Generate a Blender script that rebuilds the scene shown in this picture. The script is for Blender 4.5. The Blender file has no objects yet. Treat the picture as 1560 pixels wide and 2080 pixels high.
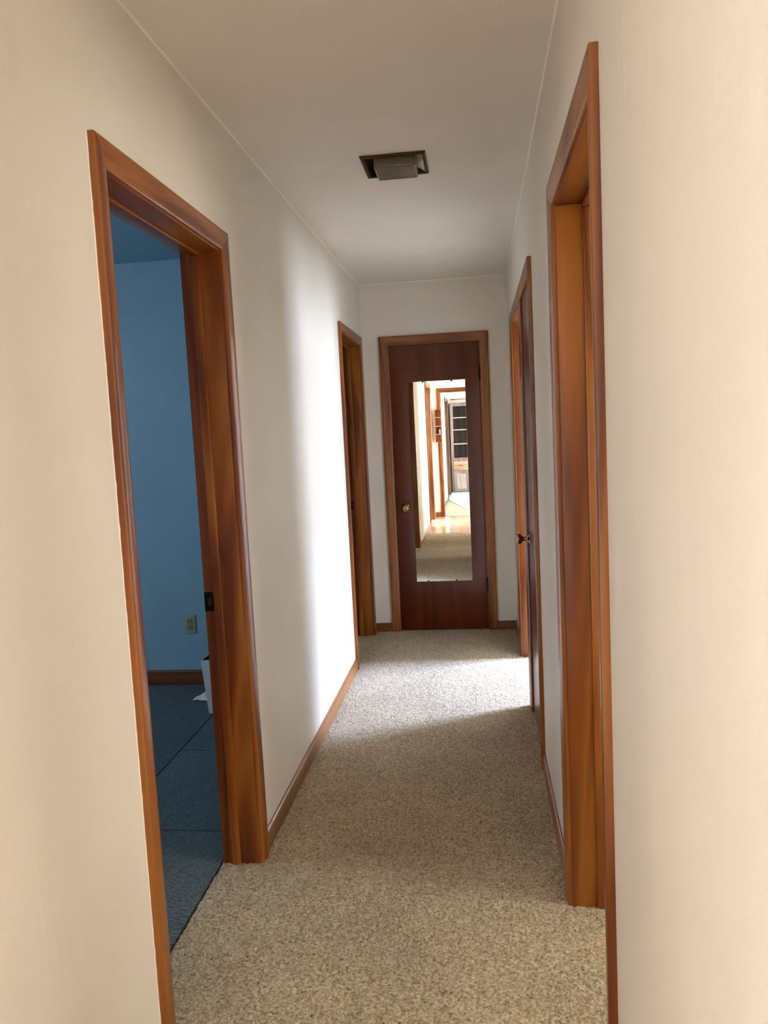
import bpy, bmesh, math, random
import numpy as np
from mathutils import Matrix, Vector

random.seed(4); rng = np.random.default_rng(7)
S = bpy.context.scene
COL = S.collection

# ------------------------------------------------------------------ measures (metres)
H = 2.44            # ceiling
W = 1.014           # hall width: left wall face x=0, right wall face x=W
D = 5.531           # end wall face y=D
T = 0.12            # partition thickness
HEAD = 2.012        # clear height of the door openings
CAS = 0.060; REV = 0.005; CT = 0.018

# ------------------------------------------------------------------ camera
yaw, pitch, roll = math.radians(6.983), math.radians(-5.786), math.radians(-2.82)
F_PX = 1604.64
f = Vector((-math.sin(yaw)*math.cos(pitch), math.cos(yaw)*math.cos(pitch), math.sin(pitch)))
r = Vector((math.cos(yaw), math.sin(yaw), 0)); u = r.cross(f)
r2 = math.cos(roll)*r + math.sin(roll)*u
u2 = -math.sin(roll)*r + math.cos(roll)*u
cd = bpy.data.cameras.new('camera'); cam = bpy.data.objects.new('camera', cd); COL.objects.link(cam)
cd.sensor_fit = 'HORIZONTAL'; cd.sensor_width = 36.0; cd.lens = F_PX/1560*36.0; cd.clip_start = 0.02
m = Matrix((r2, u2, -f)).transposed().to_4x4(); m.translation = Vector((0.7824, 0, 1.4248))
cam.matrix_world = m
S.camera = cam

# ------------------------------------------------------------------ view, world, lights
S.view_settings.view_transform = 'Standard'; S.view_settings.look = 'None'
S.view_settings.gamma = 1.0; S.view_settings.use_curve_mapping = False
S.view_settings.exposure = 1.10
try:
    S.cycles.use_denoising = True
    S.cycles.max_bounces = 14; S.cycles.diffuse_bounces = 8; S.cycles.glossy_bounces = 6
    S.cycles.caustics_reflective = False; S.cycles.caustics_refractive = False
    S.cycles.sample_clamp_indirect = 4.0
except Exception: pass

wd = bpy.data.worlds.new('sky'); S.world = wd; wd.use_nodes = True
nt = wd.node_tree; bg = nt.nodes['Background']
bg.inputs['Color'].default_value = (0.62, 0.78, 1.0, 1); bg.inputs['Strength'].default_value = 1.6

def daylight(name, loc, normal, sx, sz, power, color, spread=180):
    """daylight entering a window: an area lamp filling the window opening"""
    d = bpy.data.lights.new(name, 'AREA'); d.shape = 'RECTANGLE'; d.size = sx; d.size_y = sz
    d.energy = power; d.color = color; d.spread = math.radians(spread)
    o = bpy.data.objects.new(name, d); COL.objects.link(o)
    o.location = loc; o.rotation_euler = Vector(normal).to_track_quat('-Z', 'Y').to_euler()
    return o
# window positions: (wall x, y0, y1, z0, z1)
WIN_R2 = (3.60, 4.85, 5.90, 0.95, 2.25)
WIN_BLUE = (-3.30, 1.60, 3.10, 1.15, 2.25)
WIN_R1 = (3.80, 1.00, 2.20, 0.90, 2.05)
WIN_FOYER = (3.80, -1.20, 0.15, 0.30, 2.15)
WIN_L3 = (-2.50, -1.30, -0.10, 0.60, 2.10)
WIN_LIV = (4.50, -5.20, -2.20, 0.45, 2.15)
def win_light(name, w, side, power, color):
    x, y0, y1, z0, z1 = w
    o = daylight(name, (x + side*0.06, (y0+y1)/2, (z0+z1)/2), (-side, 0, 0), (y1-y0), (z1-z0), power, color)
    # lamp x axis must run along world y
    o.rotation_euler = Matrix(((0, 0, side), (1, 0, 0), (0, side, 0))).to_euler() if side > 0 else \
        Matrix(((0, 0, -1), (-1, 0, 0), (0, 1, 0))).to_euler()
    return o
win_light('daylight_bedroom_window', WIN_R2, 1, 105, (0.74, 0.84, 1.0))
daylight('sky_above_bedroom_window', (4.75, 5.55, 3.05), (-0.80, -0.12, -0.58), 1.6, 1.0, 1250, (0.42, 0.56, 1.0), 150)
win_light('daylight_blue_room_window', WIN_BLUE, -1, 15, (0.86, 0.95, 1.0))
win_light('daylight_right_room_window', WIN_R1, 1, 34, (1.0, 0.90, 0.72))
win_light('daylight_foyer_window', WIN_FOYER, 1, 110, (0.89, 0.92, 1.0))
win_light('daylight_side_room_window', WIN_L3, -1, 225, (0.89, 0.92, 1.0))
win_light('daylight_living_room_window', WIN_LIV, 1, 260, (0.93, 0.93, 1.0))

# ------------------------------------------------------------------ materials
def node(nt, t, **kw):
    n = nt.nodes.new(t)
    for k, v in kw.items(): setattr(n, k, v)
    return n
def base(name, rough=0.5, coat=0.0, spec=0.5, metal=0.0):
    m = bpy.data.materials.new(name); m.use_nodes = True
    b = m.node_tree.nodes['Principled BSDF']
    b.inputs['Roughness'].default_value = rough; b.inputs['Metallic'].default_value = metal
    b.inputs['Specular IOR Level'].default_value = spec
    b.inputs['Coat Weight'].default_value = coat; b.inputs['Coat Roughness'].default_value = 0.12
    return m, m.node_tree, b
def ramp(nt, stops):
    n = node(nt, 'ShaderNodeValToRGB'); e = n.color_ramp.elements
    while len(e) < len(stops): e.new(0.5)
    for el, (p, c) in zip(e, stops): el.position = p; el.color = (*c, 1)
    return n
def coords(nt, scale, rand=True):
    tc = node(nt, 'ShaderNodeTexCoord'); mp = node(nt, 'ShaderNodeMapping')
    mp.inputs['Scale'].default_value = scale
    nt.links.new(tc.outputs['Object'], mp.inputs['Vector'])
    if rand:
        oi = node(nt, 'ShaderNodeObjectInfo'); mu = node(nt, 'ShaderNodeMath', operation='MULTIPLY')
        mu.inputs[1].default_value = 37.0; nt.links.new(oi.outputs['Random'], mu.inputs[0])
        cx = node(nt, 'ShaderNodeCombineXYZ')
        for i in range(3): nt.links.new(mu.outputs[0], cx.inputs[i])
        nt.links.new(cx.outputs[0], mp.inputs['Location'])
    return mp.outputs[0]
def plain(name, c, rough=0.5, metal=0.0, coat=0.0, var=0.06, scale=30):
    m, nt, b = base(name, rough, coat, 0.5, metal)
    n = node(nt, 'ShaderNodeTexNoise'); n.inputs['Scale'].default_value = scale
    tc = node(nt, 'ShaderNodeTexCoord'); nt.links.new(tc.outputs['Object'], n.inputs['Vector'])
    rp = ramp(nt, [(0.3, tuple(x*(1-var) for x in c)), (0.7, tuple(min(1, x*(1+var)) for x in c))])
    nt.links.new(n.outputs['Fac'], rp.inputs[0]); nt.links.new(rp.outputs[0], b.inputs['Base Color'])
    return m
def paint(name, c, rough=0.55, bump=0.12, streak=0.05):
    m, nt, b = base(name, rough, 0, 0.35)
    v = coords(nt, (1, 1, 1), False)
    big = node(nt, 'ShaderNodeTexNoise'); big.inputs['Scale'].default_value = 2.2; big.inputs['Detail'].default_value = 4
    nt.links.new(v, big.inputs['Vector'])
    rp = ramp(nt, [(0.3, tuple(x*(1-streak) for x in c)), (0.72, tuple(min(1, x*(1+streak*.6)) for x in c))])
    nt.links.new(big.outputs['Fac'], rp.inputs[0]); nt.links.new(rp.outputs[0], b.inputs['Base Color'])
    st = coords(nt, (7, 7, 1.5), False)
    n1 = node(nt, 'ShaderNodeTexNoise'); n1.inputs['Scale'].default_value = 1.0; n1.inputs['Detail'].default_value = 5; n1.inputs['Distortion'].default_value = 0.8
    nt.links.new(st, n1.inputs['Vector'])
    n2 = node(nt, 'ShaderNodeTexNoise'); n2.inputs['Scale'].default_value = 260; n2.inputs['Detail'].default_value = 2
    nt.links.new(v, n2.inputs['Vector'])
    b1 = node(nt, 'ShaderNodeBump'); b1.inputs['Strength'].default_value = bump; b1.inputs['Distance'].default_value = 0.02
    b2 = node(nt, 'ShaderNodeBump'); b2.inputs['Strength'].default_value = 0.10; b2.inputs['Distance'].default_value = 0.002
    nt.links.new(n1.outputs['Fac'], b1.inputs['Height']); nt.links.new(n2.outputs['Fac'], b2.inputs['Height'])
    nt.links.new(b1.outputs[0], b2.inputs['Normal']); nt.links.new(b2.outputs[0], b.inputs['Normal'])
    return m
def wood(name, axis, lo, mid, hi, rough=0.36, coat=0.22, big=1.0):
    """varnished cherry boards, grain running along the given axis"""
    m, nt, b = base(name, rough, coat, 0.4)
    sc = [5.0*big, 5.0*big, 5.0*big]; sc[axis] = 0.42*big
    v = coords(nt, sc)
    n = node(nt, 'ShaderNodeTexNoise'); n.inputs['Scale'].default_value = 1.0; n.inputs['Detail'].default_value = 3
    n.inputs['Distortion'].default_value = 0.6
    nt.links.new(v, n.inputs['Vector'])
    mu = node(nt, 'ShaderNodeMath', operation='MULTIPLY'); mu.inputs[1].default_value = 5.0
    nt.links.new(n.outputs['Fac'], mu.inputs[0])
    fr = node(nt, 'ShaderNodeMath', operation='PINGPONG'); fr.inputs[1].default_value = 0.5
    nt.links.new(mu.outputs[0], fr.inputs[0])
    m2 = node(nt, 'ShaderNodeMath', operation='MULTIPLY'); m2.inputs[1].default_value = 2.0
    nt.links.new(fr.outputs[0], m2.inputs[0])
    sf = [170.0, 170.0, 170.0]; sf[axis] = 5.0
    v2 = coords(nt, sf)
    n2 = node(nt, 'ShaderNodeTexNoise'); n2.inputs['Scale'].default_value = 1.0; n2.inputs['Detail'].default_value = 2
    nt.links.new(v2, n2.inputs['Vector'])
    mx = node(nt, 'ShaderNodeMix', data_type='FLOAT'); mx.inputs[0].default_value = 0.30
    nt.links.new(m2.outputs[0], mx.inputs[2]); nt.links.new(n2.outputs['Fac'], mx.inputs[3])
    rp = ramp(nt, [(0.0, lo), (0.45, mid), (1.0, hi)])
    nt.links.new(mx.outputs[0], rp.inputs[0]); nt.links.new(rp.outputs[0], b.inputs['Base Color'])
    bp = node(nt, 'ShaderNodeBump'); bp.inputs['Strength'].default_value = 0.08; bp.inputs['Distance'].default_value = 0.002
    nt.links.new(n2.outputs['Fac'], bp.inputs['Height']); nt.links.new(bp.outputs[0], b.inputs['Normal'])
    return m
def carpet(name, lo, mid, hi, fleck, scale=150, fleck_amt=0.5, dist=0.012):
    m, nt, b = base(name, 0.95, 0, 0.1)
    b.inputs['Sheen Weight'].default_value = 0.25
    v = coords(nt, (1, 1, 1), False)
    n = node(nt, 'ShaderNodeTexNoise'); n.inputs['Scale'].default_value = scale; n.inputs['Detail'].default_value = 3
    n.inputs['Roughness'].default_value = 0.6
    nt.links.new(v, n.inputs['Vector'])
    rp = ramp(nt, [(0.30, lo), (0.5, mid), (0.70, hi)])
    nt.links.new(n.outputs['Fac'], rp.inputs[0])
    # wear: large soft patches of trodden pile
    w = node(nt, 'ShaderNodeTexNoise'); w.inputs['Scale'].default_value = 3.0; w.inputs['Detail'].default_value = 5
    nt.links.new(v, w.inputs['Vector'])
    wr = ramp(nt, [(0.3, (0.84, 0.82, 0.80)), (0.7, (1.06, 1.05, 1.03))]); nt.links.new(w.outputs['Fac'], wr.inputs[0])
    mm = node(nt, 'ShaderNodeMix', data_type='RGBA', blend_type='MULTIPLY'); mm.inputs[0].default_value = 1
    nt.links.new(rp.outputs[0], mm.inputs[6]); nt.links.new(wr.outputs[0], mm.inputs[7])
    # dark flecks of yarn
    vo = node(nt, 'ShaderNodeTexVoronoi'); vo.inputs['Scale'].default_value = scale*0.42
    nt.links.new(v, vo.inputs['Vector'])
    sr = ramp(nt, [(0.10, (1, 1, 1)), (0.24, (0, 0, 0))]); nt.links.new(vo.outputs['Distance'], sr.inputs[0])
    cr = node(nt, 'ShaderNodeSeparateColor'); nt.links.new(vo.outputs['Color'], cr.inputs[0])
    gt = node(nt, 'ShaderNodeMath', operation='GREATER_THAN'); gt.inputs[1].default_value = 0.78
    nt.links.new(cr.outputs[0], gt.inputs[0])
    ml = node(nt, 'ShaderNodeMath', operation='MULTIPLY'); nt.links.new(sr.outputs[0], ml.inputs[0]); nt.links.new(gt.outputs[0], ml.inputs[1])
    m3 = node(nt, 'ShaderNodeMath', operation='MULTIPLY'); nt.links.new(ml.outputs[0], m3.inputs[0]); m3.inputs[1].default_value = fleck_amt
    fx = node(nt, 'ShaderNodeMix', data_type='RGBA'); nt.links.new(m3.outputs[0], fx.inputs[0])
    nt.links.new(mm.outputs[2], fx.inputs[6]); fx.inputs[7].default_value = (*fleck, 1)
    nt.links.new(fx.outputs[2], b.inputs['Base Color'])
    bp = node(nt, 'ShaderNodeBump'); bp.inputs['Strength'].default_value = 0.9; bp.inputs['Distance'].default_value = dist
    nt.links.new(n.outputs['Fac'], bp.inputs['Height']); nt.links.new(bp.outputs[0], b.inputs['Normal'])
    return m
def planks(name):
    m, nt, b = base(name, 0.28, 0.4, 0.5)
    v = coords(nt, (1, 1, 1), False)
    br = node(nt, 'ShaderNodeTexBrick'); br.offset = 0.37
    br.inputs['Scale'].default_value = 1.0; br.inputs['Brick Width'].default_value = 1.1; br.inputs['Row Height'].default_value = 0.11
    br.inputs['Mortar Size'].default_value = 0.0016; br.inputs['Bias'].default_value = 0
    br.inputs['Color1'].default_value = (0.52, 0.37, 0.24, 1); br.inputs['Color2'].default_value = (0.44, 0.30, 0.19, 1)
    br.inputs['Mortar'].default_value = (0.16, 0.07, 0.03, 1)
    mp = node(nt, 'ShaderNodeMapping'); mp.inputs['Rotation'].default_value = (0, 0, math.pi/2)
    nt.links.new(v, mp.inputs['Vector']); nt.links.new(mp.outputs[0], br.inputs['Vector'])
    nt.links.new(br.outputs['Color'], b.inputs['Base Color'])
    return m

LO, MID, HI = (0.075, 0.013, 0.0015), (0.175, 0.044, 0.004), (0.32, 0.112, 0.014)
M = dict(
    wall=paint('cream wall paint', (0.70, 0.66, 0.595), bump=0.14),
    ceil=paint('ceiling paint', (0.74, 0.70, 0.65), bump=0.04),
    white=paint('white wall paint', (0.80, 0.76, 0.68), bump=0.04),
    blue=paint('blue wall paint', (0.235, 0.385, 0.49), bump=0.05, streak=0.08),
    wz=wood('cherry wood upright grain', 2, LO, MID, HI),
    wy=wood('cherry wood grain along hall', 1, LO, MID, HI),
    wx=wood('cherry wood grain across hall', 0, LO, MID, HI),
    door=wood('cherry veneer door', 2, (0.050, 0.007, 0.001), (0.085, 0.014, 0.002), (0.125, 0.026, 0.003), rough=0.30, coat=0.15, big=0.6),
    base=wood('baseboard wood', 1, (0.13, 0.048, 0.012), (0.21, 0.083, 0.021), (0.29, 0.125, 0.036)),
    basex=wood('dark baseboard wood', 0, (0.07, 0.022, 0.005), (0.12, 0.040, 0.009), (0.17, 0.062, 0.014), coat=0.15),
    carpet=carpet('beige cut pile carpet', (0.17, 0.125, 0.062), (0.43, 0.345, 0.215), (0.68, 0.585, 0.41), (0.05, 0.028, 0.010), scale=118, fleck_amt=0.9, dist=0.014),
    bluecarpet=carpet('dark blue carpet', (0.010, 0.026, 0.036), (0.033, 0.075, 0.098), (0.075, 0.145, 0.175), (0.01, 0.02, 0.03), scale=130, fleck_amt=0.6, dist=0.012),
    planks=planks('honey oak planks'),
    bronze=plain('aged bronze', (0.085, 0.060, 0.030), 0.35, 1.0),
    iron=plain('dark hardware', (0.030, 0.018, 0.012), 0.30, 0.9),
    brass=plain('polished brass', (0.86, 0.68, 0.42), 0.30, 1.0),
    polished=plain('pale enamel for reflected light', (0.95, 0.88, 0.70), 0.25, 0.25, 0.5),  # pale cream colour stands in for reflected wall light
    knob=plain('polished dark bronze', (0.30, 0.20, 0.13), 0.10, 1.0),
    glass=plain('smoked diffuser glass', (0.105, 0.088, 0.058), 0.35, 0.0, 0.2),
    mirror=plain('mirror silver', (0.93, 0.94, 0.92), 0.0, 1.0, var=0.0),
    steel=plain('clip steel', (0.10, 0.09, 0.08), 0.4, 0.8),
    plate=plain('almond plastic', (0.30, 0.31, 0.21), 0.4),
    socket=plain('dark almond plastic', (0.19, 0.185, 0.12), 0.4),
    paper=plain('white paper', (0.72, 0.72, 0.70), 0.8),
    board=plain('white cardboard', (0.55, 0.58, 0.60), 0.7),
    boardin=plain('dark box inside', (0.015, 0.015, 0.018), 0.8),
    cab=wood('weathered grey brown wood', 2, (0.13, 0.085, 0.085), (0.22, 0.15, 0.14), (0.33, 0.24, 0.21), rough=0.5, coat=0.1),
    cabpanel=wood('pale worn panel wood', 2, (0.22, 0.16, 0.15), (0.36, 0.27, 0.24), (0.50, 0.40, 0.35), rough=0.5, coat=0.1),
    cabback=wood('dark cabinet back', 2, (0.03, 0.022, 0.018), (0.06, 0.045, 0.037), (0.10, 0.08, 0.07), rough=0.5, coat=0.1),
    shelfedge=plain('worn pale shelf edge', (0.55, 0.45, 0.38), 0.5),
    drawer=wood('honey drawer front', 0, (0.30, 0.17, 0.09), (0.42, 0.26, 0.14), (0.52, 0.34, 0.20), rough=0.5),
    curio=wood('orange curio wood', 2, (0.26, 0.07, 0.02), (0.38, 0.12, 0.03), (0.50, 0.19, 0.05)),
    rug=carpet('pale aqua rug pile', (0.25, 0.55, 0.55), (0.38, 0.72, 0.70), (0.50, 0.82, 0.80), (0.2, 0.4, 0.4), scale=90, fleck_amt=0.2),
    porcelain=plain('glazed porcelain', (0.85, 0.85, 0.82), 0.15),
    black=plain('black glaze', (0.012, 0.012, 0.014), 0.2),
    darkwood=wood('dark stained wood', 2, (0.05, 0.025, 0.012), (0.10, 0.05, 0.025), (0.17, 0.09, 0.045)),
)

# ------------------------------------------------------------------ mesh helpers
def tag(o, label=None, cat=None, group=None, kind=None):
    if label: o['label'] = label
    if cat: o['category'] = cat
    if group: o['group'] = group
    if kind: o['kind'] = kind
    return o
def link(name, bm, mat, parent=None, smooth=None):
    bmesh.ops.recalc_face_normals(bm, faces=bm.faces)
    me = bpy.data.meshes.new(name); bm.to_mesh(me); bm.free()
    me.materials.append(mat)
    if smooth is not None:
        for p_ in me.polygons: p_.use_smooth = True
        try: me.set_sharp_from_angle(angle=math.radians(smooth))
        except Exception: pass
    o = bpy.data.objects.new(name, me); COL.objects.link(o)
    if parent:
        o.parent = parent
        o.matrix_parent_inverse = Matrix.Translation(-Vector(parent_origin(parent)))
    return o
def parent_origin(p_):
    return p_.location if p_.parent is None else Vector((0, 0, 0))
def empty(name, loc):
    o = bpy.data.objects.new(name, None); COL.objects.link(o); o.location = loc
    o.empty_display_size = 0.1
    return o
def box(bm, x0, x1, y0, y1, z0, z1, bev=0.0, seg=2):
    n = bmesh.ops.create_cube(bm, size=1.0)
    vs = n['verts']
    for v in vs:
        v.co = Vector(((x0+x1)/2 + v.co.x*(x1-x0), (y0+y1)/2 + v.co.y*(y1-y0), (z0+z1)/2 + v.co.z*(z1-z0)))
    if bev:
        es = list({e for v in vs for e in v.link_edges})
        bmesh.ops.bevel(bm, geom=es, offset=bev, segments=seg, affect='EDGES', profile=0.6)
def boxes(name, lst, mat, parent=None, bev=0.0):
    bm = bmesh.new()
    for b in lst: box(bm, *b, bev=bev)
    return link(name, bm, mat, parent, 40 if bev else None)
def lathe(bm, prof, origin, axis, seg=24):
    """prof: (distance along axis, radius)"""
    a = Vector(axis).normalized(); q = a.to_track_quat('Z', 'Y')
    rings = []
    for d_, rad in prof:
        ring = []
        for i in range(seg):
            t = 2*math.pi*i/seg
            ring.append(bm.verts.new(Vector(origin) + q @ Vector((rad*math.cos(t), rad*math.sin(t), d_))))
        rings.append(ring)
    for A, B in zip(rings, rings[1:]):
        for i in range(seg): bm.faces.new((A[i], A[(i+1) % seg], B[(i+1) % seg], B[i]))
    bm.faces.new(rings[0]); bm.faces.new(list(reversed(rings[-1])))
def poly_prism(bm, A, B):
    va = [bm.verts.new(p_) for p_ in A]; vb = [bm.verts.new(p_) for p_ in B]
    n = len(va)
    for i in range(n): bm.faces.new((va[i], va[(i+1) % n], vb[(i+1) % n], vb[i]))
    bm.faces.new(va); bm.faces.new(list(reversed(vb)))

# ------------------------------------------------------------------ setting: floors
boxes('floor_slab', [(-3.5, 4.8, -6.6, 6.6, -0.16, -0.03)], M['white'])['kind'] = 'structure'
def carpet_grid(name, x0, x1, y0, y1, step, amp, mat, top=0.0):
    nx = int((x1-x0)/step)+1; ny = int((y1-y0)/step)+1
    X, Y = np.meshgrid(np.linspace(x0, x1, nx), np.linspace(y0, y1, ny))
    Z = top - amp + amp*rng.random((ny, nx))*1.0
    X = X + (rng.random((ny, nx))-.5)*step*.5; Y = Y + (rng.random((ny, nx))-.5)*step*.5
    edge = np.zeros((ny, nx), bool); edge[0, :] = edge[-1, :] = True; edge[:, 0] = edge[:, -1] = True
    Z[edge] = top - 0.022
    co = np.stack([X, Y, Z], -1).reshape(-1, 3)
    i = np.arange((ny-1)*(nx-1)); r_ = i//(nx-1); c_ = i % (nx-1); a = r_*nx+c_
    fc = np.stack([a, a+1, a+nx+1, a+nx], -1)
    me = bpy.data.meshes.new(name); me.vertices.add(len(co)); me.vertices.foreach_set('co', co.ravel())
    me.loops.add(fc.size); me.loops.foreach_set('vertex_index', fc.ravel().astype(np.int32))
    me.polygons.add(len(fc)); me.polygons.foreach_set('loop_start', np.arange(0, fc.size, 4, dtype=np.int32))
    me.update(calc_edges=True); me.validate(); me.shade_smooth() if hasattr(me, 'shade_smooth') else None
    me.materials.append(mat)
    o = bpy.data.objects.new(name, me); COL.objects.link(o); o['kind'] = 'structure'
    return o
tag(carpet_grid('floor', -0.135, 1.30, 0.42, 5.62, 0.0075, 0.006, M['carpet']), 'beige flecked wall to wall carpet along the hallway', 'carpet')
boxes('floor_rooms', [(1.30, 3.9, 0.42, 6.4, -0.03, -0.004), (-2.3, -0.135, 4.44, 6.4, -0.03, -0.004)], M['carpet'])['kind'] = 'structure'
tag(boxes('floor_foyer', [(-2.6, 3.9, -1.50, 0.42, -0.03, -0.006)], M['planks'], None), 'honey coloured plank floor seen in the mirror', 'floor', None, 'structure')
tag(boxes('floor_living_room', [(0.0, 4.6, -6.5, -1.50, -0.03, -0.002)], M['carpet']), 'pale beige carpet of the far room in the mirror', 'carpet', None, 'structure')
g = 0.0028
tag(boxes('floor_blue_room', [(-3.35, -0.646-g, 2.676+g, 4.40, -0.03, -0.004),
                       (-0.646+g, -0.137, 3.411+g, 4.40, -0.03, -0.004), (-0.646+g, -0.137, 2.676+g, 3.411-g, -0.03, -0.004),
                       (-3.35, -0.137, 0.25, 2.676-g, -0.03, -0.004)], M['bluecarpet'], None, 0.003), 'dark blue carpet with dented seams in the blue room', 'carpet', None, 'structure')

# ------------------------------------------------------------------ setting: walls
def wall_with_openings(name, axis, f0, f1, a0, a1, ops, mat, z0=-0.03, z1=H+0.02):
    """a wall slab between faces f0,f1; ops = (a_start, a_end, z_bottom, z_top)"""
    lst = []; cur = a0
    def put(p0, p1, q0, q1):
        if p1-p0 < 1e-4 or q1-q0 < 1e-4: return
        lst.append((f0, f1, p0, p1, q0, q1) if axis == 'y' else (p0, p1, f0, f1, q0, q1))
    for o0, o1, b, t in sorted(ops):
        put(cur, o0, z0, z1); put(o0, o1, t, z1)
        if b > 0: put(o0, o1, z0, b)
        cur = o1
    put(cur, a1, z0, z1)
    o = boxes(name, lst, mat); o['kind'] = 'structure'
    return o
J = 0.018
L1 = (1.695, 2.459); L2 = (4.675, 5.410); L3 = (-1.135, -0.305)
R1 = (1.541, 2.257); RC = (3.270, 3.860); R2 = (3.990, 4.840)
E1 = (0.193, 0.812)
ro = lambda o: (o[0]-J, o[1]+J, 0, HEAD+J)
tag(wall_with_openings('wall_left', 'y', -T, 0, -1.61, D+T, [ro(L1), ro(L2), ro(L3)], M['wall']), 'cream painted left hallway wall', 'wall')
tag(wall_with_openings('wall_right', 'y', W, W+T, 0.45, D+T, [ro(R1), ro(RC), ro(R2)], M['wall']), 'cream painted right hallway wall', 'wall')
tag(wall_with_openings('wall_end', 'x', D, D+T, 0, W, [ro(E1)], M['wall']), 'cream end wall around the mirrored door', 'wall')
# closet behind the end door, linen closet on the right
boxes('wall_end_closet', [(-T, W+T, 6.15, 6.25, -0.03, H+.02), (-T, 0, D+T, 6.15, -0.03, H+.02)], M['white'])['kind'] = 'structure'
boxes('wall_linen_closet', [(W+T, 1.85, 3.10, 3.20, -0.03, H+.02), (1.75, 1.85, 3.20, 3.93, -0.03, H+.02), (W+T, 3.60, 3.93, 3.97, -0.03, H+.02)], M['white'])['kind'] = 'structure'
# room on the right beyond the linen closet, with its window
wall_with_openings('wall_bedroom_window', 'y', WIN_R2[0], WIN_R2[0]+.1, 3.93, 6.40, [WIN_R2[1:]], M['white'])['kind'] = 'structure'
boxes('wall_bedroom', [(W, 3.60, 6.30, 6.40, -0.03, H+.02), (W, W+T, D+T, 6.30, -0.03, H+.02)], M['white'])['kind'] = 'structure'
# near right room
wall_with_openings('wall_right_room_window', 'y', WIN_R1[0], WIN_R1[0]+.1, 0.45, 3.20, [WIN_R1[1:]], M['white'])['kind'] = 'structure'
boxes('wall_right_room', [(W+T, 3.8, 0.45, 0.57, -0.03, H+.02), (1.85, 3.8, 3.10, 3.20, -0.03, H+.02)], M['white'])['kind'] = 'structure'
# blue room
wall_with_openings('wall_blue_room_window', 'y', WIN_BLUE[0]-.1, WIN_BLUE[0], 0.2, 4.497, [WIN_BLUE[1:]], M['blue'])['kind'] = 'structure'
wall_with_openings('wall_blue_room_side', 'y', -T-.005, -T, 0.30, 4.377, [ro(L1)], M['blue'])['kind'] = 'structure'
tag(boxes('wall_blue_room_end', [(-3.30, -T, 4.377, 4.44, -0.03, H+.02)], M['blue']), 'blue painted wall seen through the left doorway', 'wall', None, 'structure')
boxes('wall_blue_room_back', [(-3.30, -T, 0.20, 0.30, -0.03, H+.02)], M['blue'])['kind'] = 'structure'
# far left room
boxes('wall_left_room', [(-2.3, -2.2, 4.44, 6.4, -0.03, H+.02), (-2.2, -T, 6.3, 6.4, -0.03, H+.02), (-2.2, -T, 4.44, 4.50, -.03, H+.02)], M['white'])['kind'] = 'structure'
# foyer and side room behind the camera
wall_with_openings('wall_foyer_window', 'y', 3.80, 3.90, -1.61, 0.45, [WIN_FOYER[1:]], M['white'])['kind'] = 'structure'
wall_with_openings('wall_side_room_window', 'y', -2.60, -2.50, -2.1, 0.30, [WIN_L3[1:]], M['white'])['kind'] = 'structure'
boxes('wall_side_room', [(-2.5, -T, -2.1, -2.0, -0.03, H+.02), (-2.5, -T, 0.2, 0.195+.0, -0.03, H+.02)][:1], M['white'])['kind'] = 'structure'
boxes('wall_side_room_stub', [(-T, -0.06, -2.1, -1.61, -0.03, H+.02)], M['white'])['kind'] = 'structure'
# wall with the wide opening into the living room
OPX = (0.152, 1.95)
tag(wall_with_openings('wall_back', 'x', -1.61, -1.49, 0, 3.8, [(OPX[0]-J, OPX[1]+J, 0, 1.95+J)], M['white']), 'white wall with a wide cased opening, seen in the mirror', 'wall')
# living room
DL = (-5.36, -4.22)   # door frame on its left wall
wall_with_openings('wall_living_room_left', 'y', -0.05, 0.07, -6.4, -1.61, [(DL[0]-J, DL[1]+J, 0, 1.90+J)], M['white'])['kind'] = 'structure'
wall_with_openings('wall_living_room_window', 'y', 4.50, 4.60, -6.4, -1.49, [WIN_LIV[1:]], M['white'])['kind'] = 'structure'
boxes('wall_living_room_end', [(0.07, 4.5, -6.4, -6.3, -0.03, H+.02), (3.9, 4.5, -1.61, -1.49, -0.03, H+.02)], M['white'])['kind'] = 'structure'

# ------------------------------------------------------------------ setting: ceilings
LX, LY, LS = 0.508, 3.128, 0.111      # light fixture centre and half recess
C0, C1 = H, H+0.10
tag(boxes('ceiling', [(-T-.005, 4.8, -6.6, LY-LS, C0, C1), (-T-.005, 3.72, LY+LS, 6.45, C0, C1),
                  (-T-.005, LX-LS, LY-LS, LY+LS, C0, C1), (LX+LS, 4.8, LY-LS, LY+LS, C0, C1)], M['ceil']), 'plain off white hallway ceiling', 'ceiling', None, 'structure')
boxes('ceiling_rooms', [(-3.5, -T-.005, 4.44, 6.6, C0, C1), (-3.5, -T-.005, -6.6, 0.25, C0, C1)], M['white'])['kind'] = 'structure'
boxes('ceiling_blue_room', [(-3.5, -T-.005, 0.25, 4.44, C0, C1)], M['blue'])['kind'] = 'structure'
# painted bead in the corner of wall and ceiling
def bead(name, p0, p1, n1, n2, s=0.005):
    bm = bmesh.new(); n1 = Vector(n1); n2 = Vector(n2)
    prof = [Vector((0, 0, 0)), n1*s, (n1+n2)*s*0.42, n2*s]
    poly_prism(bm, [Vector(p0)+q for q in prof], [Vector(p1)+q for q in prof])
    o = link(name, bm, M['white']); o['kind'] = 'structure'; return o
bead('trim_1', (0, -1.49, H), (0, D, H), (1, 0, 0), (0, 0, -1))
bead('trim_2', (W, 0.45, H), (W, D, H), (-1, 0, 0), (0, 0, -1))
bead('trim_3', (0, D, H), (W, D, H), (0, -1, 0), (0, 0, -1))

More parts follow.
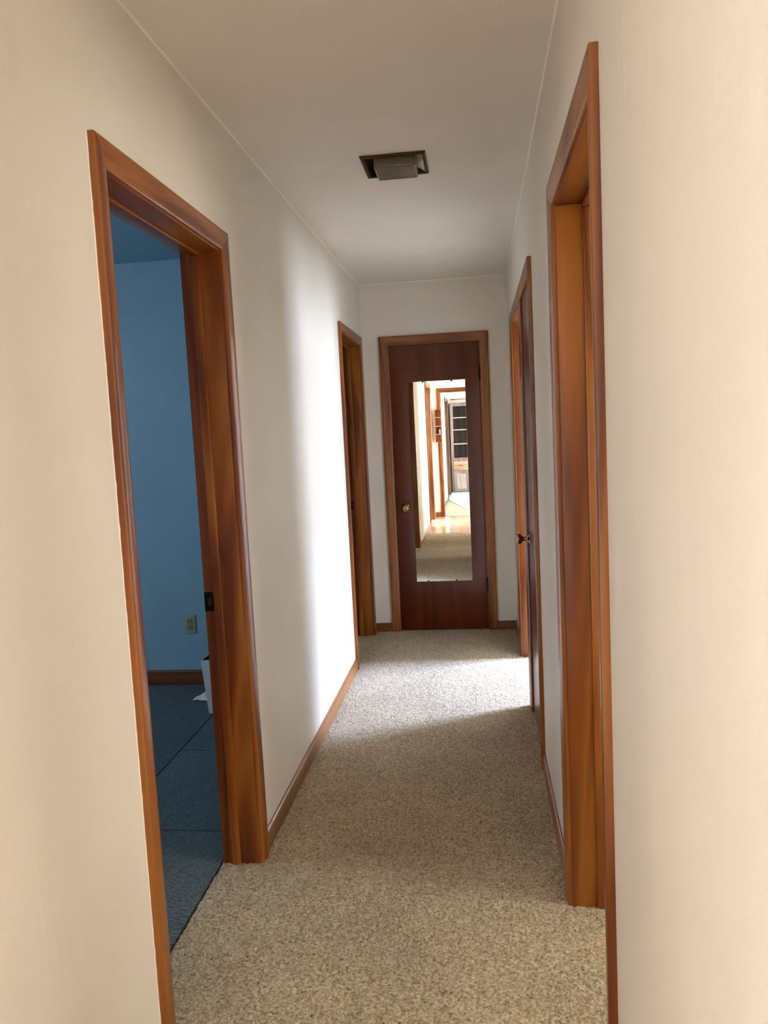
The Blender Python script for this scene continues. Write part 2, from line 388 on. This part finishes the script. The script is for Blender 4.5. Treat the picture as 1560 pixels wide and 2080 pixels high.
# ------------------------------------------------------------------ window frames
def window(n, w, side):
    x, y0, y1, z0, z1 = w; a, b = (x, x+.1) if side > 0 else (x-.1, x)
    e = empty('window_%d' % n, (x, (y0+y1)/2, z0)); e['kind'] = 'structure'
    boxes('window_frame', [(a, b, y0, y0+.03, z0, z1), (a, b, y1-.03, y1, z0, z1), (a, b, y0+.03, y1-.03, z0, z0+.03), (a, b, y0+.03, y1-.03, z1-.03, z1)], M['white'], e)
    xs = x - .02*side
    boxes('window_sill', [(min(xs, x+.01*side), max(xs, x-.0*side) if side > 0 else max(xs, x), y0-.04, y1+.04, z0-.03, z0)], M['white'], e)
for i, (w, s) in enumerate([(WIN_R2, 1), (WIN_BLUE, -1), (WIN_R1, 1), (WIN_FOYER, 1), (WIN_L3, -1), (WIN_LIV, 1)]): window(i+1, w, s)

# ------------------------------------------------------------------ door frames
PROF = [(0, 0), (0, 0.009), (0.003, 0.0115), (0.012, 0.0135), (0.030, 0.0165), (0.048, 0.018), (0.0565, 0.0178), (0.0592, 0.0165), (0.060, 0.0145), (0.060, 0)]
def door_frame(name, axis, face, sgn, op, depth, head=HEAD, stop_at=0.062, stop_w=0.030, jamb=True, mats=None, side_cas=(1, 1), strike=None, label=None, cas_w=CAS):
    """face = coordinate of the wall face, sgn = direction of the casing (towards the viewer side), op = clear opening along the wall"""
    if axis == 'y': P = lambda a, t, z: Vector((face + sgn*t, a, z))
    else: P = lambda a, t, z: Vector((a, face + sgn*t, z))
    mz, mh = mats or (M['wz'], M['wy'] if axis == 'y' else M['wx'])
    a0, a1 = op; mid = (a0+a1)/2
    e = empty(name, P(mid, 0, 0)); e['kind'] = 'structure'
    if label: tag(e, label, 'door frame')
    k = cas_w/CAS
    def cas(lo):
        bm = bmesh.new()
        f_ = lambda u_: (a0-REV-u_) if lo else (a1+REV+u_)
        poly_prism(bm, [P(f_(u_*k), t, -0.012) for u_, t in PROF], [P(f_(u_*k), t, head+REV+u_*k) for u_, t in PROF])
        return link('casing', bm, mz, e, 35)
    if side_cas[0]: cas(True)
    if side_cas[1]: cas(False)
    bm = bmesh.new()
    poly_prism(bm, [P(a0-REV-u_*k, t, head+REV+u_*k) for u_, t in PROF], [P(a1+REV+u_*k, t, head+REV+u_*k) for u_, t in PROF])
    link('head_casing', bm, mh, e, 35)
    if jamb:
        def jb(nm, p0, p1, z0, z1, t0, t1, mat, bev=0.0015):
            A = P(p0, t0, z0); B = P(p1, t1, z1)
            bm = bmesh.new(); box(bm, min(A.x, B.x), max(A.x, B.x), min(A.y, B.y), max(A.y, B.y), z0, z1, bev)
            return link(nm, bm, mat, e, 40)
        jb('jamb', a0-J, a0, -0.012, head, -depth, 0.0, mz); jb('jamb', a1, a1+J, -0.012, head, -depth, 0.0, mz)
        jb('head_jamb', a0-J, a1+J, head, head+J, -depth, 0.0, mh)
        if stop_w:
            s0, s1 = -stop_at-stop_w, -stop_at
            jb('door_stop', a0, a0+0.011, -0.012, head-0.011, s0, s1, mz, 0.004); jb('door_stop', a1-0.011, a1, -0.012, head-0.011, s0, s1, mz, 0.004)
            jb('door_stop', a0, a1, head-0.011, head, s0, s1, mh, 0.004)
        if strike:
            A = P(a1, -strike[0], strike[2]); B = P(a1-0.002, -strike[1], strike[3])
            bm = bmesh.new(); box(bm, min(A.x, B.x), max(A.x, B.x), min(A.y, B.y), max(A.y, B.y), A.z, B.z, 0.0006)
            zc = (A.z+B.z)/2; C = P(a1-0.0018, -(strike[0]+strike[1])/2-0.006, zc-.012); G = P(a1-0.0035, -(strike[0]+strike[1])/2+0.006, zc+.012)
            sp = link('strike_plate', bm, M['iron'], e, 40); sp['label'] = 'dark metal strike plate'
            bm = bmesh.new(); box(bm, min(C.x, G.x), max(C.x, G.x), min(C.y, G.y), max(C.y, G.y), C.z, G.z, 0.0005)
            link('latch_hole', bm, M['bronze'], sp, 40)
    return e
frame_left = door_frame('trim_4', 'y', 0, 1, L1, T+.005, strike=(.090, .125, .868, .932), label='cherry door frame of the left doorway to the blue room')
door_frame('trim_5', 'y', 0, 1, L2, T, strike=(.085, .115, .90, .955), label='cherry door frame at the far left beside the end wall')
frame_right = door_frame('trim_6', 'y', W, -1, R1, T, stop_at=.070, label='cherry door frame of the near right doorway')
door_frame('trim_7', 'y', W, -1, RC, T, stop_at=.045, label='cherry frame of the closed linen closet door on the right')
door_frame('trim_8', 'y', W, -1, R2, T, label='sunlit orange door frame on the right beyond the closet door')
door_frame('trim_9', 'x', D, -1, E1, T, stop_at=.045, label='cherry frame of the mirrored door at the end of the hall')
door_frame('trim_10', 'y', 0, 1, L3, T, label='orange door frame behind the viewer, seen in the mirror')
door_frame('trim_11', 'x', -1.49, 1, OPX, T, head=1.95, stop_w=0, label='orange cased opening to the living room, seen in the mirror')
door_frame('trim_12', 'y', 0.07, 1, DL, T, head=1.90, stop_w=0, mats=(M['darkwood'], M['darkwood']), label='dark wood door frame in the living room, seen in the mirror')

def paint_edge(parent, face, sgn, a, seed):
    """ragged line of wall paint lapping onto the outer edge of a casing"""
    rs = random.Random(seed); bm = bmesh.new(); n = 130; z1 = HEAD+REV+CAS; prev = None
    for i in range(n+1):
        z = -0.01+(z1+.01)*i/n; w = 0.0012+min(abs(rs.gauss(0, 0.0004)), .0012)
        cur = [bm.verts.new((face, a-.002, z)), bm.verts.new((face+sgn*w*1.2, a-.0012, z)), bm.verts.new((face+sgn*w*1.2, a+.0004, z)), bm.verts.new((face, a+.0004, z))]
        if prev:
            for k in range(4): bm.faces.new((prev[k], prev[(k+1) % 4], cur[(k+1) % 4], cur[k]))
        else: bm.faces.new(cur)
        prev = cur
    bm.faces.new(list(reversed(prev)))
    o = link('paint_edge', bm, M['white'], parent); o['label'] = 'ragged line of white paint along the casing'
paint_edge(frame_left, 0, 1, L1[0]-REV-CAS, 1)

# ------------------------------------------------------------------ baseboards
def baseboard(name, axis, face, sgn, a0, a1, h=0.068, th=0.012, mat=None):
    prof = [(0, -0.012), (th, -0.012), (th, h-0.012), (th*0.75, h-0.004), (th*0.4, h), (0, h)]
    P = (lambda a, t, z: Vector((face+sgn*t, a, z))) if axis == 'y' else (lambda a, t, z: Vector((a, face+sgn*t, z)))
    bm = bmesh.new(); poly_prism(bm, [P(a0, t, z) for t, z in prof], [P(a1, t, z) for t, z in prof])
    o = link(name, bm, mat or M['base'], None, 40); o['kind'] = 'structure'; return o
OUT = REV+CAS
baseboard('baseboard_left', 'y', 0, 1, L1[1]+OUT, L2[0]-OUT)
baseboard('baseboard_left_near', 'y', 0, 1, L3[1]+OUT, L1[0]-OUT)
baseboard('baseboard_left_corner', 'y', 0, 1, L2[1]+OUT, D-.012)
baseboard('baseboard_left_foyer', 'y', 0, 1, -1.478, L3[0]-OUT)
baseboard('baseboard_right', 'y', W, -1, R1[1]+OUT, RC[0]-OUT)
baseboard('baseboard_right_near', 'y', W, -1, 0.45, R1[0]-OUT)
baseboard('baseboard_right_far', 'y', W, -1, R2[1]+OUT, D-.012)
baseboard('baseboard_end_left', 'x', D, -1, 0.0, E1[0]-OUT, 0.058, mat=M['basex'])
baseboard('baseboard_end_right', 'x', D, -1, E1[1]+OUT, W, 0.058, mat=M['basex'])
baseboard('baseboard_blue_room', 'x', 4.377, -1, -3.3, -T-.005, 0.085, mat=M['basex'])
baseboard('baseboard_living_room', 'y', 0.07, 1, DL[1]+OUT, -1.62, 0.07, mat=M['darkwood'])
baseboard('baseboard_back', 'x', -1.49, 1, 0.012, OPX[0]-OUT, 0.068)

# ------------------------------------------------------------------ doors
def knob(parent, o, n, mat, label):
    bm = bmesh.new()
    lathe(bm, [(0, .030), (.003, .031), (.006, .028), (.009, .017), (.016, .0125), (.030, .0105), (.036, .013), (.041, .021), (.047, .0265), (.054, .0285), (.060, .027), (.065, .021), (.066, .012), (.0655, .004)], o, n, 32)
    k = link('door_knob', bm, mat, parent, 50); k['label'] = label
    return k
def hinge(parent, c, axis='z'):
    bm = bmesh.new()
    z = c[2]-.045
    for i in range(5):
        lathe(bm, [(0, .0050), (.0008, .0058), (.0165, .0058), (.0173, .0050)], (c[0], c[1], z+i*.018), (0, 0, 1), 12)
    lathe(bm, [(-.006, .002), (-.003, .0055), (0, .004)], (c[0], c[1], z), (0, 0, 1), 12)
    lathe(bm, [(0, .004), (.003, .0055), (.006, .002)], (c[0], c[1], z+.09), (0, 0, 1), 12)
    return link('hinge', bm, M['iron'], parent, 50)
d1 = empty('door_1', (0.5, D, 0)); tag(d1, 'dark cherry flush door at the end of the hall carrying a tall mirror', 'door', None, 'structure')
boxes('door_leaf', [(E1[0]+.003, E1[1]-.003, D-.002, D+.034, 0.004, HEAD-.004)], M['door'], d1, 0.0012)
kn = knob(d1, (0.262, D-.002, 0.884), (0, -1, 0), M['knob'], 'round polished bronze door knob')
hinge(d1, (E1[1]+.001, D-.008, 1.793)); hinge(d1, (E1[1]+.001, D-.008, 0.323))
d2 = empty('door_2', (W, (RC[0]+RC[1])/2, 0)); tag(d2, 'closed dark cherry closet door on the right with a bronze knob', 'door', None, 'structure')
boxes('door_leaf', [(W-.001, W+.034, RC[0]+.003, RC[1]-.003, 0.004, HEAD-.004)], M['door'], d2, 0.0012)
knob(d2, (W-.001, 3.79, 0.884), (-1, 0, 0), M['knob'], 'round polished bronze door knob')
hinge(d2, (W-.007, RC[0]-.001, 1.815)); hinge(d2, (W-.007, RC[0]-.001, 0.245))

# tall mirror fixed on the end door (hangs a hair out of plumb)
mx0, mx1, mz0, mz1 = 0.317, 0.712, 0.354, 1.758
mc = Vector(((mx0+mx1)/2, D-.0085, (mz0+mz1)/2))
bm = bmesh.new(); hw, hh, th = (mx1-mx0)/2, (mz1-mz0)/2, .0025
box(bm, -hw, hw, -th, th, -hh, hh, 0.0012, 1)
mir = link('door_mirror', bm, M['mirror']); tag(mir, 'tall frameless mirror on the cherry door at the end of the hall', 'mirror')
nv = Vector((-0.00535, -1, -0.003)).normalized()
zx = Vector((0, 0, 1)); xv = (-nv).cross(zx).normalized(); zv = xv.cross(-nv).normalized()
mir.matrix_world = Matrix.Translation(mc) @ Matrix((xv, -nv, zv)).transposed().to_4x4()
for cx_, top in ((0.400, 0), (0.600, 0), (0.618, 1), (0.420, 1)):
    bm = bmesh.new(); zz = hh if top else -hh; lx = cx_-mc.x; s = 1 if top else -1
    box(bm, lx-.007, lx+.007, -th-.0025, -th-.0008, zz-(.010 if top else .004), zz+(.004 if top else .010), 0.0006)
    box(bm, lx-.007, lx+.007, -th-.0008, th+.0015, zz+(.0005 if top else -.004), zz+(.004 if top else -.0005))
    me = bpy.data.meshes.new('mirror_clip'); bm.to_mesh(me); bm.free(); me.materials.append(M['steel'])
    o = bpy.data.objects.new('mirror_clip', me); COL.objects.link(o); o.parent = mir

# ------------------------------------------------------------------ ceiling light
lt = empty('ceiling_light', (LX, LY, H)); tag(lt, 'small square bronze ceiling light with an unlit glass block, in the hallway ceiling', 'ceiling light')
def ring(bm, lv):
    """lv: list of (half, z) square loops joined in a strip"""
    loops = []
    for hs, z in lv: loops.append([bm.verts.new((LX+sx*hs, LY+sy*hs, z)) for sx, sy in ((-1, -1), (1, -1), (1, 1), (-1, 1))])
    for A, B in zip(loops, loops[1:]):
        for i in range(4): bm.faces.new((A[i], A[(i+1) % 4], B[(i+1) % 4], B[i]))
    return loops
bm = bmesh.new()
lo = ring(bm, [(0.122, H-.0005), (0.122, H-.006), (0.119, H-.009), (0.1165, H-.0095), (0.115, H-.0065), (0.1125, H-.006), (0.1105, H-.009), (0.1085, H-.009), (0.108, H-.002), (0.108, H-.0005)])
link('trim_frame', bm, M['bronze'], lt, 30)
q_ = 0.1088; zt = H+.042
boxes('housing', [(LX-q_, LX-q_+.002, LY-q_, LY+q_, H-.002, zt), (LX-q_+.002, LX+q_, LY-q_, LY-q_+.002, H-.002, zt),
                  (LX-q_+.002, LX+q_, LY+q_-.002, LY+q_, H-.002, zt), (LX-q_+.002, LX+q_, LY-q_+.002, LY+q_-.002, zt, zt+.002)], M['bronze'], lt)
bm = bmesh.new()
xa, xb = LX+q_-.001, LX+q_-.036
zf = lambda x_, y_: H-.003 + (0.54*(xa-x_) + 0.06*(LY+q_-.003-y_))/0.83
ya, yb = LY-q_+.003, LY+q_-.003
poly_prism(bm, [(xa, ya, zf(xa, ya)), (xb, ya, zf(xb, ya)), (xb, ya, zf(xb, ya)+.002), (xa, ya, zf(xa, ya)+.002)],
           [(xa, yb, zf(xa, yb)), (xb, yb, zf(xb, yb)), (xb, yb, zf(xb, yb)+.002), (xa, yb, zf(xa, yb)+.002)])
rf = link('reflector_panel', bm, M['polished'], lt); rf['label'] = 'cream reflector strip inside the frame, reflected brightness put into its colour'  # pale colour and slope mimic a bright reflection beside the dark housing
bm = bmesh.new()
GX, GY = 0.513, 3.112
box(bm, GX-.078, GX+.078, GY-.076, GY+.076, H-.040, H+.030, 0.008, 3)
gl = link('glass_diffuser', bm, M['glass'], lt, 40); gl['label'] = 'grey glass block hanging below the frame'
bm = bmesh.new(); lathe(bm, [(0, .006), (.016, .006)], (GX, GY, H+.029), (0, 0, 1), 12); link('hanger_stud', bm, M['brass'], lt, 40)

# ------------------------------------------------------------------ blue room things
ot = empty('wall_outlet', (-0.930, 4.377, 0.36)); tag(ot, 'almond duplex outlet low on the blue wall', 'outlet')
boxes('cover_plate', [(-0.963, -0.897, 4.3705, 4.377, 0.303, 0.417)], M['plate'], ot, 0.003)
for zc in (0.341, 0.379):
    bm = bmesh.new(); box(bm, -0.947, -0.913, 4.3685, 4.372, zc-.014, zc+.014, 0.0015)
    so = link('receptacle', bm, M['socket'], ot, 40)
    boxes('slot', [(-0.939, -0.9365, 4.3680, 4.3690, zc-.002, zc+.007), (-0.9235, -0.921, 4.3680, 4.3690, zc-.002, zc+.007)], M['black'], so)
bm = bmesh.new(); lathe(bm, [(0, .003), (.001, .0028)], (-0.930, 4.3705, 0.360), (0, -1, 0), 12); link('screw', bm, M['iron'], ot, 40)

# open white cardboard box, flared at the top
cb = empty('cardboard_box', (-0.55, 3.99, 0)); tag(cb, 'open white cardboard box half hidden behind the left door jamb', 'box')
bm = bmesh.new()
def quadbox(bm, b0, b1, z0, z1):
    A = [bm.verts.new((x, y, z0)) for x, y in b0]; B = [bm.verts.new((x, y, z1)) for x, y in b1]; return A, B
bx0, bx1, by0, by1, fl = -0.672, -0.42, 3.885, 4.09, 0.024
o0 = [(bx0, by0), (bx1, by0), (bx1, by1), (bx0, by1)]
o1 = [(bx0-fl, by0-.004), (bx1+fl, by0-.004), (bx1+fl, by1+fl), (bx0-fl, by1+fl)]
w_ = 0.005
i0 = [(bx0+w_, by0+w_), (bx1-w_, by0+w_), (bx1-w_, by1-w_), (bx0+w_, by1-w_)]
i1 = [(bx0-fl+w_, by0-.004+w_), (bx1+fl-w_, by0-.004+w_), (bx1+fl-w_, by1+fl-w_), (bx0-fl+w_, by1+fl-w_)]
A, B = quadbox(bm, o0, o1, -0.002, 0.285); A2, B2 = quadbox(bm, i0, i1, 0.003, 0.285)
for i in range(4):
    j = (i+1) % 4
    bm.faces.new((A[i], A[j], B[j], B[i])); bm.faces.new((A2[i], A2[j], B2[j], B2[i])); bm.faces.new((B[i], B[j], B2[j], B2[i]))
bm.faces.new(A); bm.faces.new(A2)
link('box_body', bm, M['board'], cb)
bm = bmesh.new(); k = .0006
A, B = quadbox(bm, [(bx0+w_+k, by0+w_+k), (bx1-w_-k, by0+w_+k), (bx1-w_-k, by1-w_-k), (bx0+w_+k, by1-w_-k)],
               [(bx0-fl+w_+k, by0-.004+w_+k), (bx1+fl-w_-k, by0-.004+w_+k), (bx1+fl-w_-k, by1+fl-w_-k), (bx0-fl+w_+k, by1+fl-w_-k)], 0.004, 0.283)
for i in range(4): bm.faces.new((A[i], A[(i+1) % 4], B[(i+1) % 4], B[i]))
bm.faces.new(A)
ln = link('box_inside', bm, M['boardin'], cb); ln['label'] = 'black inside of the box'  # inner faces of the box in a near-black colour
# crumpled sheets
def sheet(name, pts, seed, label):
    rs = random.Random(seed); n = 7; bm = bmesh.new(); g_ = []
    a, b, c, d = [Vector(p_) for p_ in pts]
    for i in range(n):
        row = []
        for j in range(n):
            s, t = i/(n-1), j/(n-1)
            q = a*(1-s)*(1-t) + b*s*(1-t) + c*s*t + d*(1-s)*t
            q = q + Vector((0, 0, rs.random()*.012 + .001))
            row.append(bm.verts.new(q))
        g_.append(row)
    for i in range(n-1):
        for j in range(n-1): bm.faces.new((g_[i][j], g_[i+1][j], g_[i+1][j+1], g_[i][j+1]))
    ex = bmesh.ops.extrude_face_region(bm, geom=list(bm.faces))
    for v in [v for v in ex['geom'] if isinstance(v, bmesh.types.BMVert)]: v.co.z -= 0.0012
    o = link(name, bm, M['paper']); tag(o, label, 'paper', 'papers beside the cardboard box')
sheet('paper_sheet', [(-0.835, 4.085, -.003), (-0.700, 4.06, -.003), (-0.715, 4.18, .028), (-0.79, 4.18, .012)], 1, 'larger crumpled white sheet on the blue carpet, nearer of the two')
sheet('paper_sheet', [(-0.79, 4.215, -.003), (-0.70, 4.20, .0), (-0.70, 4.30, .035), (-0.745, 4.31, .025)], 2, 'smaller white paper scrap against the blue room baseboard')

# ------------------------------------------------------------------ things seen in the mirror
cu = empty('curio_shelf', (0.106, -1.455, 1.18)); tag(cu, 'small orange wooden cubby shelf hung on the cased opening, seen in the mirror', 'shelf')
sx0, sx1, sy0, sy1, sz0, sz1 = 0.054, 0.156, -1.4715, -1.405, 1.180, 1.690
boxes('side_panel', [(sx0, sx0+.008, sy0, sy1, sz0, sz1)], M['curio'], cu); boxes('side_panel', [(sx1-.008, sx1, sy0, sy1, sz0, sz1)], M['curio'], cu)
boxes('back_panel', [(sx0+.008, sx1-.008, sy0, sy0+.005, sz0, sz1)], M['curio'], cu)
for zz in (sz0, 1.300, 1.425, 1.560, sz1-.008): boxes('shelf_board', [(sx0+.008, sx1-.008, sy0+.005, sy1, zz, zz+.008)], M['curio'] if zz in (sz0, sz1-.008) else M['shelfedge'], cu)
fg = empty('figurine', (0.108, -1.43, 1.3085)); tag(fg, 'tiny black and white figurine in the third cubby of the small shelf', 'figurine')
bm = bmesh.new(); lathe(bm, [(0, .020), (.004, .022), (.03, .018), (.055, .012), (.062, .007)], (0.100, -1.436, 1.3085), (0, 0, 1), 16); link('body', bm, M['black'], fg, 50)
bm = bmesh.new(); lathe(bm, [(0, .006), (.01, .013), (.022, .015), (.033, .011), (.037, .003)], (0.100, -1.436, 1.366), (0, 0, 1), 16); link('head', bm, M['black'], fg, 50)
bm = bmesh.new(); lathe(bm, [(0, .009), (.05, .011), (.075, .006)], (0.126, -1.425, 1.3085), (0, 0, 1), 12); w2 = link('wing', bm, M['porcelain'], fg, 50); w2['label'] = 'white side of the figurine'

# hutch cabinet
hc = empty('hutch_cabinet', (0.60, -5.9, 0)); tag(hc, 'tall weathered hutch with open shelves over a drawer and cupboard, seen in the mirror', 'cabinet')
hx0, hx1, hy0, hy1 = 0.099, 1.15, -6.298, -5.70
ox0, ox1 = 0.162, 0.443
boxes('side_panel', [(hx0, hx0+.02, hy0, hy1-.02, 0.0, 1.864)], M['cab'], hc); boxes('side_panel', [(hx1-.02, hx1, hy0, hy1-.02, 0.0, 1.864)], M['cab'], hc)
boxes('back_panel', [(hx0+.02, hx1-.02, hy0, hy0+.015, 0.0, 1.864)], M['cabback'], hc)
boxes('top_panel', [(hx0+.02, hx1-.02, hy0+.015, hy1-.02, 1.84, 1.864)], M['cab'], hc)
boxes('crown', [(hx0-.012, hx1+.02, hy0, hy1+.015, 1.864, 1.892)], M['cab'], hc, 0.006)
boxes('face_frame', [(hx0, ox0, hy1-.02, hy1, 0.0, 1.864), (ox1, ox1+.045, hy1-.02, hy1, 0.0, 1.864), (0.77, 0.815, hy1-.02, hy1, 0.0, 1.864), (hx1-.05, hx1, hy1-.02, hy1, 0.0, 1.864),
                     (ox0, ox1, hy1-.02, hy1, 1.816, 1.864), (ox1+.045, 0.77, hy1-.02, hy1, 1.816, 1.864), (0.815, hx1-.05, hy1-.02, hy1, 1.816, 1.864)], M['cab'], hc, 0.002)
for zz in (1.026, 1.322, 1.576): boxes('shelf_board', [(hx0+.02, hx1-.02, hy0+.015, hy1-.021, zz-.009, zz+.009)], M['shelfedge'], hc)
boxes('counter', [(hx0-.004, hx1+.004, hy0, hy1+.012, 0.712, 0.736)], M['cab'], hc, 0.003)
boxes('lower_face', [(ox0, ox1, hy1-.02, hy1-.001, 0.0, 0.712), (ox1+.045, 0.77, hy1-.02, hy1-.001, 0.0, 0.712), (0.815, hx1-.05, hy1-.02, hy1-.001, 0.0, 0.712)], M['cab'], hc)
for x0_, x1_ in ((0.141, 0.443), (0.468, 0.79), (0.815, 1.12)):
    dr = boxes('drawer', [(x0_, x1_, hy1, hy1+.014, 0.480, 0.662)], M['drawer'], hc, 0.004)
    bm = bmesh.new(); xc = (x0_+x1_)/2
    lathe(bm, [(0, .005), (.012, .005)], (xc-.035, hy1+.0135, .573), (0, 1, 0), 10); lathe(bm, [(0, .005), (.012, .005)], (xc+.035, hy1+.0135, .573), (0, 1, 0), 10)
    lathe(bm, [(0, .004), (.08, .004)], (xc-.04, hy1+.027, .573), (1, 0, 0), 10)
    link('drawer_pull', bm, M['iron'], dr, 50)
    dd = boxes('cupboard_door', [(x0_, x1_, hy1, hy1+.014, 0.03, 0.455)], M['cab'], hc, 0.003)
    pn = boxes('raised_panel', [(x0_+.061, x1_-.047, hy1+.014, hy1+.022, 0.080, 0.402)], M['cabpanel'], dd, 0.006)

rg = bmesh.new()
ol = [(0.085, -5.66), (2.6, -5.66), (2.6, -2.45), (0.450, -2.45), (0.085, -4.12)]
poly_prism(rg, [(x, y, -0.0035) for x, y in ol], [(x, y, 0.009) for x, y in ol])
bmesh.ops.bevel(rg, geom=list(rg.edges), offset=0.003, segments=2, affect='EDGES')
rug = link('area_rug', rg, M['rug'], None, 40); tag(rug, 'pale aqua rug in front of the hutch, seen in the mirror', 'rug')

rd = empty('curtain_rod', (0.75, -6.2, 1.975)); tag(rd, 'thin rod with small rings on the wall above the hutch, seen in the mirror', 'rod')
bm = bmesh.new(); lathe(bm, [(0, .006), (.004, .009), (.010, .006), (1.30, .006), (1.306, .009), (1.31, .006)], (0.092, -6.2, 1.975), (1, 0, 0), 12); link('pole', bm, M['bronze'], rd, 50)
for xx in (0.16, 1.30):
    bm = bmesh.new(); lathe(bm, [(0, .016), (.006, .016), (.008, .006), (.097, .006)], (xx, -6.3, 1.975), (0, 1, 0), 12); link('bracket', bm, M['bronze'], rd, 50)
for xx in (0.13, 0.34, 0.62, 0.9):
    bm = bmesh.new()
    R_, r_ = 0.016, 0.0022; n1_, n2_ = 20, 6; vs = []
    for a in range(n1_):
        t = 2*math.pi*a/n1_
        vs.append([bm.verts.new((xx+r_*math.sin(2*math.pi*b/n2_), -6.2+(R_+r_*math.cos(2*math.pi*b/n2_))*math.cos(t), 1.965+(R_+r_*math.cos(2*math.pi*b/n2_))*math.sin(t))) for b in range(n2_)])
    for a in range(n1_):
        for b in range(n2_): bm.faces.new((vs[a][b], vs[(a+1) % n1_][b], vs[(a+1) % n1_][(b+1) % n2_], vs[a][(b+1) % n2_]))
    link('ring', bm, M['iron'], rd, 60)
